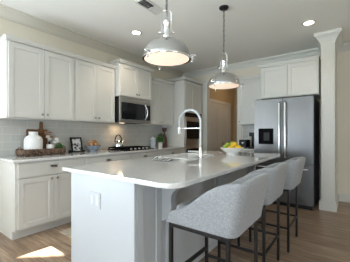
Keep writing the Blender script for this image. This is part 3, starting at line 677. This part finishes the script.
# photo in a black stand
t = thing('photo_frame', 'leaning black framed black-and-white picture between the tray and the bread bowl', 'picture frame', (-3.47, 2.06, W))
def lf(u, v, n): return (-3.47-.28*v+n, 2.065+u, W+.001+v)
def lbox(bm, u0, u1, v0, v1, n0, n1):
    c = [lf(u, v, n) for n in (n0, n1) for v in (v0, v1) for u in (u0, u1)]; vv = [bm.verts.new(p) for p in c]
    for q in ((0,1,3,2),(4,6,7,5),(0,4,5,1),(2,3,7,6),(0,2,6,4),(1,5,7,3)): bm.faces.new([vv[i] for i in q])
bm = bmesh.new()
for a in ((-.095, -.072, 0, .235), (.072, .095, 0, .235), (-.072, .072, 0, .023), (-.072, .072, .212, .235)): lbox(bm, *a, 0, .018)
obj('frame', bm, 'black', t)
bm = bmesh.new(); lbox(bm, -.072, .072, .023, .212, .002, .010); obj('print', bm, 'photo', t)
bm = bmesh.new(); box(bm, -3.54, -3.44, 1.955, 1.969, W, W+.035); box(bm, -3.54, -3.44, 2.161, 2.175, W, W+.035); tube(bm, [(-3.54, 2.065, W+.20), (-3.59, 2.065, W+.005)], .006, 6); obj('stand', bm, 'black', t)
# bread bowl
ox, oy = -3.46, 2.34
t = thing('pedestal_bowl', 'blue-grey ceramic bowl filled with brown rolls on the worktop', 'bowl', (ox, oy, W))
bm = bmesh.new(); lathe(bm, ox, oy, [(0, 0), (.075, 0), (.07, .02), (.085, .04), (.115, .075), (.13, .10), (.123, .10), (.09, .06), (0, .045)], 32, W); obj('bowl_body', bm, 'bluebowl', t, smooth=True)
for k in range(7):
    if k < 5: a = k*2*PI/5+.3; p = (ox+.062*math.cos(a), oy+.068*math.sin(a), W+.112)
    else: p = (ox+(.02 if k == 5 else -.02), oy+(-.035 if k == 5 else .04), W+.158)
    bm = bmesh.new(); ball(bm, p, .036, (1, 1.15, .8), 14, 9, rot=Matrix.Rotation(k, 3, 'Z'))
    for q in range(3): 
        ball(bm, (p[0]+.01*(q-1), p[1]+.015*(q-1), p[2]+.024), .012, (1, 1.6, .6), 8, 5)
    tag(obj('bread_roll', bm, 'orange', loc=p, smooth='all'), 'round brown roll heaped in the blue-grey bowl', 'bread', 'brown rolls in the blue-grey bowl')
# canister, plant, tall vase right of the cooktop
cx_, cy_ = -3.52, 3.90
t = thing('canister', 'pale blue and white lidded canister right of the cooktop', 'canister', (cx_, cy_, W))
bm = bmesh.new(); lathe(bm, cx_, cy_, [(.055, 0), (.06, .01), (.06, .17), (.055, .18)], 28, W); obj('canister_body', bm, 'canblue', t, smooth=True)
bm = bmesh.new(); lathe(bm, cx_, cy_, [(.062, .1805), (.062, .195), (.02, .205), (.012, .215), (.016, .228), (0, .235)], 28, W); obj('lid', bm, 'ceramic', t, smooth=True)
plant(-3.43, 4.05, W, 'potted_plant', 'leafy green plant in a plain white pot right of the cooktop', .05, .115, .06, .19, 260, 'ceramic', [(.046, 0), (.055, .115), (.048, .115), (.045, .10), (0, .10)], .045)
vx, vy = -3.45, 4.22
t = thing('tall_vase', 'tall dark red vase against the oven tower behind the potted plant', 'vase', (vx, vy, W))
bm = bmesh.new(); lathe(bm, vx, vy, [(.05, 0), (.058, .02), (.06, .14), (.05, .22), (.026, .28), (.022, .33), (.05, .36), (.058, .40), (.05, .43), (.044, .425), (.02, .38), (0, .37)], 28, W); obj('vase_body', bm, 'redvase', t, smooth=True)
# coffee maker left of the fridge
t = thing('coffee_maker', 'black coffee maker on the short worktop left of the fridge', 'coffee maker', (-1.62, 4.85, W))
obj('coffee_maker_body', B((-1.66, -1.46, 4.76, 4.98, W, W+.03), (-1.66, -1.46, 4.90, 4.98, W+.03, W+.32), (-1.66, -1.46, 4.76, 4.90, W+.24, W+.32)), 'black', t, bevel=.008)
bm = bmesh.new(); lathe(bm, -1.56, 4.825, [(.05, 0), (.062, .03), (.06, .10), (.04, .14), (.042, .16)], 20, W+.032); obj('carafe', bm, 'glassb', t, smooth=True)
t = thing('toaster', 'black two-slot toaster beside the coffee maker', 'toaster', (-1.77, 4.82, W))
obj('toaster_body', B((-1.85, -1.69, 4.70, 4.92, W+.008, W+.17)), 'black', t, bevel=.015, seg=3)
obj('slots', B((-1.82, -1.80, 4.73, 4.89, W+.1702, W+.172), (-1.75, -1.73, 4.73, 4.89, W+.1702, W+.172)), 'steelh', t)
obj('lever', B((-1.785, -1.755, 4.685, 4.699, W+.10, W+.115)), 'steelh', t); obj('feet', B((-1.84, -1.82, 4.72, 4.74, W, W+.008), (-1.72, -1.70, 4.72, 4.74, W, W+.008), (-1.84, -1.82, 4.88, 4.90, W, W+.008), (-1.72, -1.70, 4.88, 4.90, W, W+.008)), 'black', t)

# rug between the counter run and the island
tag(obj('rug', B((-2.86, -2.16, 1.46, 3.3, .0005, .009)), 'sand', loc=(-2.5, 2.4, 0), bevel=.003), 'flat tan woven runner rug on the floor between island and base cabinets', 'rug')

# ------------------------------------------------------------------ bar stools
def make_stool(x, y, lb):
    t = thing('bar_stool', lb, 'bar stool', (x, y, 0), 'upholstered stools at the island')
    lx, ly, s = .195, .232, .022
    for sx_, sy_ in ((-1, -1), (-1, 1), (1, -1), (1, 1)):
        obj('leg', B((x+sx_*lx-s/2, x+sx_*lx+s/2, y+sy_*ly-s/2, y+sy_*ly+s/2, .0, .616)), 'gun', t, bevel=.002)
    bm = bmesh.new()
    for sy_ in (-1, 1): sqbar(bm, (x-lx-s/2, y+sy_*ly, .628), (x+lx+s/2, y+sy_*ly, .628), s)
    for sx_ in (-1, 1): sqbar(bm, (x+sx_*lx, y-ly+s/2, .628), (x+sx_*lx, y+ly-s/2, .628), s)
    obj('seat_frame', bm, 'gun', t, bevel=.002)
    for sy_ in (-1, 1):
        bm = bmesh.new(); sqbar(bm, (x-lx+s/2, y+sy_*ly, .24), (x+lx-s/2, y+sy_*ly, .24), .018); obj('stretcher', bm, 'gun', t, bevel=.002)
    bm = bmesh.new(); sqbar(bm, (x+lx, y-ly+s/2, .24), (x+lx, y+ly-s/2, .24), .018); obj('stretcher', bm, 'gun', t, bevel=.002)
    bm = bmesh.new(); sqbar(bm, (x-lx, y-ly+s/2, .30), (x-lx, y+ly-s/2, .30), .022); obj('footrest', bm, 'gun', t, bevel=.002)
    zb = .641
    # seat cushion
    bm = B((x-.205, x+.175, y-.185, y+.185, zb+.001, zb+.10)); obj('seat', bm, 'fabric', t, bevel=.03, seg=4, smooth=True)
    # wraparound shell: arms rising in an S to the back
    hw, th = .222, .050; r = .032; xb = .214
    path = []
    n = 24
    for k in range(n+1): path.append((-.215+(xb-r+.215)*k/n, -hw))
    for k in range(1, 5): a = -PI/2+PI/2*k/5; path.append((xb-r+r*math.cos(a), -hw+r+r*math.sin(a)))
    for k in range(0, 13): path.append((xb, -hw+r+(2*hw-2*r)*k/12))
    for k in range(1, 5): a = PI/2*k/5; path.append((xb-r+r*math.cos(a), hw-r+r*math.sin(a)))
    for k in range(0, n+1): path.append((xb-r-(xb-r+.215)*k/n, hw))
    bm = bmesh.new(); rings = []
    N = len(path)
    for i, (u, v) in enumerate(path):
        a = Vector(path[max(0, i-1)]); b = Vector(path[min(N-1, i+1)]); d = (b-a).normalized(); nrm = Vector((d.y, -d.x))   # outward
        KZ = [(-.22, .700), (-.17, .722), (-.12, .744), (-.07, .770), (-.02, .808), (.03, .856), (.07, .890), (.11, .918), (.15, .935), (.19, .941), (.26, .943)]
        zt = KZ[-1][1]
        for (ua, za), (ub, zb2) in zip(KZ, KZ[1:]):
            if ua <= u < ub: zt = za+(zb2-za)*(u-ua)/(ub-ua); break
        if u < -.195: zt -= .02*((-.195-u)/.02)**2
        if abs(v) < hw-.001 and u > xb-.001: zt += .008*math.cos(PI*v/(2*hw))
        h = zt-zb; hh = th/2; ring = []
        prof = [(-hh+.004, 0), (hh-.006, 0), (hh-.001, .004), (hh, .012), (hh, h*.35), (hh, h*.7), (hh, h-.026), (hh*.86, h-.012), (hh*.5, h-.002), (0, h), (-hh*.5, h-.002), (-hh*.86, h-.012), (-hh, h-.026), (-hh, h*.5), (-hh, .012)]
        for (o, z) in prof:
            ln = .20*z*min(1, max(0, (u-.0)/.17))
            p = Vector((u, v)) + nrm*o
            ring.append(bm.verts.new((x+p.x+ln, y+p.y, zb+z)))
        rings.append(ring)
    for a, b in zip(rings, rings[1:]):
        m = len(a)
        for k in range(m): bm.faces.new((a[k], a[(k+1) % m], b[(k+1) % m], b[k]))
    bm.faces.new(rings[0]); bm.faces.new(rings[-1])
    o = obj('backrest', bm, 'fabric', t, smooth=True)
    return t
def copy_tree(o, parent=None):
    c = o.copy(); C.objects.link(c); c.parent = parent
    for ch in list(o.children): copy_tree(ch, c)
    return c
s1 = make_stool(-.725, 1.425, 'light grey fabric bar stool nearest the camera at the island')
for (x, y, lb) in ((-.745, 2.155, 'light grey fabric bar stool in the middle of the three at the island'), (-.70, 2.84, 'light grey fabric bar stool farthest away, nearest the refrigerator')):
    c = copy_tree(s1); c.location = (x, y, 0); c['label'] = lb

# ------------------------------------------------------------------ pendants
def pendant(x, y, rim, lb):
    t = thing('pendant_light', lb, 'pendant light', (x, y, H), 'dome pendants over the island')
    bm = bmesh.new(); lathe(bm, x, y, [(0, 0), (.06, 0), (.06, -.012), (.045, -.026), (.012, -.032), (0, -.032)][::-1], 28, H-.001); obj('ceiling_canopy', bm, 'gun', t, smooth=True)
    R = .195
    bm = bmesh.new()
    outer = [(R+.006, .0), (R+.006, .020), (R, .027), (R*.975, .050), (R*.915, .080), (R*.80, .110), (R*.63, .136), (R*.42, .155), (R*.30, .161), (.045, .167), (.032, .175)]
    inner = [(.026, .170), (R*.30, .145), (R*.55, .125), (R*.85, .07), (R*.95, .03), (R*.96, .0)]
    lathe(bm, x, y, outer+inner+[outer[0]], 48, rim, cap=False); obj('dome_shade', bm, 'pchrome', t, smooth=True)
    bm = bmesh.new(); lathe(bm, x, y, [(R*.985, -.006), (R+.008, -.006), (R+.010, .0), (R+.008, .006), (R+.0065, .006), (R+.0065, -.001), (R*.985, -.001), (R*.985, -.006)], 48, rim, cap=False); rg = obj('rim_ring', bm, 'chrome', t, smooth=True)
    bm = bmesh.new(); lathe(bm, x, y, [(R*.965, -.005), (R*.984, -.005), (R*.984, -.001), (R*.965, -.001), (R*.965, -.005)], 48, rim, cap=False); obj('gasket', bm, 'black', rg, smooth=True)
    bm = bmesh.new(); lathe(bm, x, y, [(0, -.012), (R*.6, -.0105), (R*.962, -.004), (R*.962, -.0005), (0, .001)], 40, rim); obj('glass_diffuser', bm, 'glow', t, smooth=True)
    for k in range(3):
        a = 2*PI*k/3+.45; cx, cy = x+(R+.022)*math.cos(a), y+(R+.022)*math.sin(a); rd = Vector((math.cos(a), math.sin(a), 0))
        bm = bmesh.new(); tube(bm, [(cx, cy, rim-.030), (cx, cy, rim+.030)], .005, 8); ball(bm, (cx, cy, rim-.030), .010, u=10, v=7)
        p = Vector((x, y, rim+.014))+rd*(R-.002); tube(bm, [p, p+rd*.04], .007, 8); ball(bm, p+rd*.043, .011, u=10, v=7)
        obj('clamp', bm, 'chrome', rg, smooth=True)
    bm = bmesh.new(); lathe(bm, x, y, [(.034, .168), (.036, .190), (.030, .198), (.027, .205), (.027, .285), (.031, .29), (.031, .315), (.018, .325), (.010, .35)], 24, rim); obj('lamp_socket', bm, 'chrome', t, smooth=True)
    bm = bmesh.new(); w_ = .040; dx, dy = .802, .598
    pts = [(x-dx*w_, y-dy*w_, rim+.215), (x-dx*w_, y-dy*w_, rim+.385), (x-dx*w_*.7, y-dy*w_*.7, rim+.405), (x+dx*w_*.7, y+dy*w_*.7, rim+.405), (x+dx*w_, y+dy*w_, rim+.385), (x+dx*w_, y+dy*w_, rim+.215)]
    tube(bm, pts, .0055, 8); tube(bm, [(x-dx*.055, y-dy*.055, rim+.222), (x+dx*.055, y+dy*.055, rim+.222)], .006, 8)
    for s in (-1, 1): ball(bm, (x+s*dx*.057, y+s*dy*.057, rim+.222), .011, u=10, v=7)
    obj('yoke', bm, 'chrome', t, smooth=True)
    bm = bmesh.new(); zc = rim+.395; k = 0
    while zc < H-.045:
        pts = []
        for q in range(14):
            a = 2*PI*q/14; u = .010*math.cos(a); v = .020*math.sin(a)
            pts.append((x+(u if k % 2 else 0), y+(0 if k % 2 else u), zc+.019+v))
        tube(bm, pts, .0034, 6, closed=True); zc += .031; k += 1
    obj('chain', bm, 'knob', t, smooth='all')
    bm = bmesh.new(); tube(bm, [(x+.004*math.sin(q*1.3), y+.004*math.cos(q*1.3), rim+.34+(H-.03-rim-.34)*q/14) for q in range(15)], .0025, 6); obj('cord', bm, 'black', t, smooth=True)
pendant(-1.235, 1.54, 1.835, 'polished chrome dome pendant nearer the camera, showing a wide glowing underside')
pendant(-1.275, 2.74, 1.81, 'smaller-looking chrome dome pendant over the far half of the island')

# ------------------------------------------------------------------ outside, seen only in reflections: a gable added to cut the sun patch
oy_ = -13.0
k_ = SUN_TAN/math.cos(SUN_AZ)
def sunpt(fx, fy, Y):   # point on the plane y=Y whose shadow falls on the floor at fx, fy
    s = fy-Y; return (fx-s*math.tan(SUN_AZ), s*k_)
A_ = sunpt(-2.61, .945, oy_); C_ = sunpt(-2.29, 1.227, oy_)
sl_ = (C_[1]-A_[1])/(C_[0]-A_[0])
t = bpy.data.objects.new('exterior_house', None); C.objects.link(t); t.location = (6, oy_-4, 0); t['kind'] = 'structure'  # made-up house, placed only to shape the sun patch indoors
ex = A_[0]-1.2; ez = A_[1]-1.2*sl_; px2 = ex+13; pz2 = ez+13*sl_
bm = bmesh.new(); P = [(ex+.4, 0), (px2+14, 0), (px2+14, ez), (px2, pz2-.25), (ex+.4, ez+.4*sl_-.25)]
prism(bm, P, lambda a, b: (a, oy_-.3, b), lambda a, b: (a, oy_-8, b)); obj('house_wall', bm, 'siding', t)
bm = bmesh.new(); P = [(ex, ez-.2), (ex, ez), (px2, pz2), (px2+14.4, ez), (px2+14.4, ez-.2), (px2, pz2-.2)]
prism(bm, P, lambda a, b: (a, oy_, b), lambda a, b: (a, oy_-8.3, b)); obj('roof', bm, 'roofing', t)
struct('ground', B((-40, 40, -40, YR-.16, -.4, -.3)), 'grass')
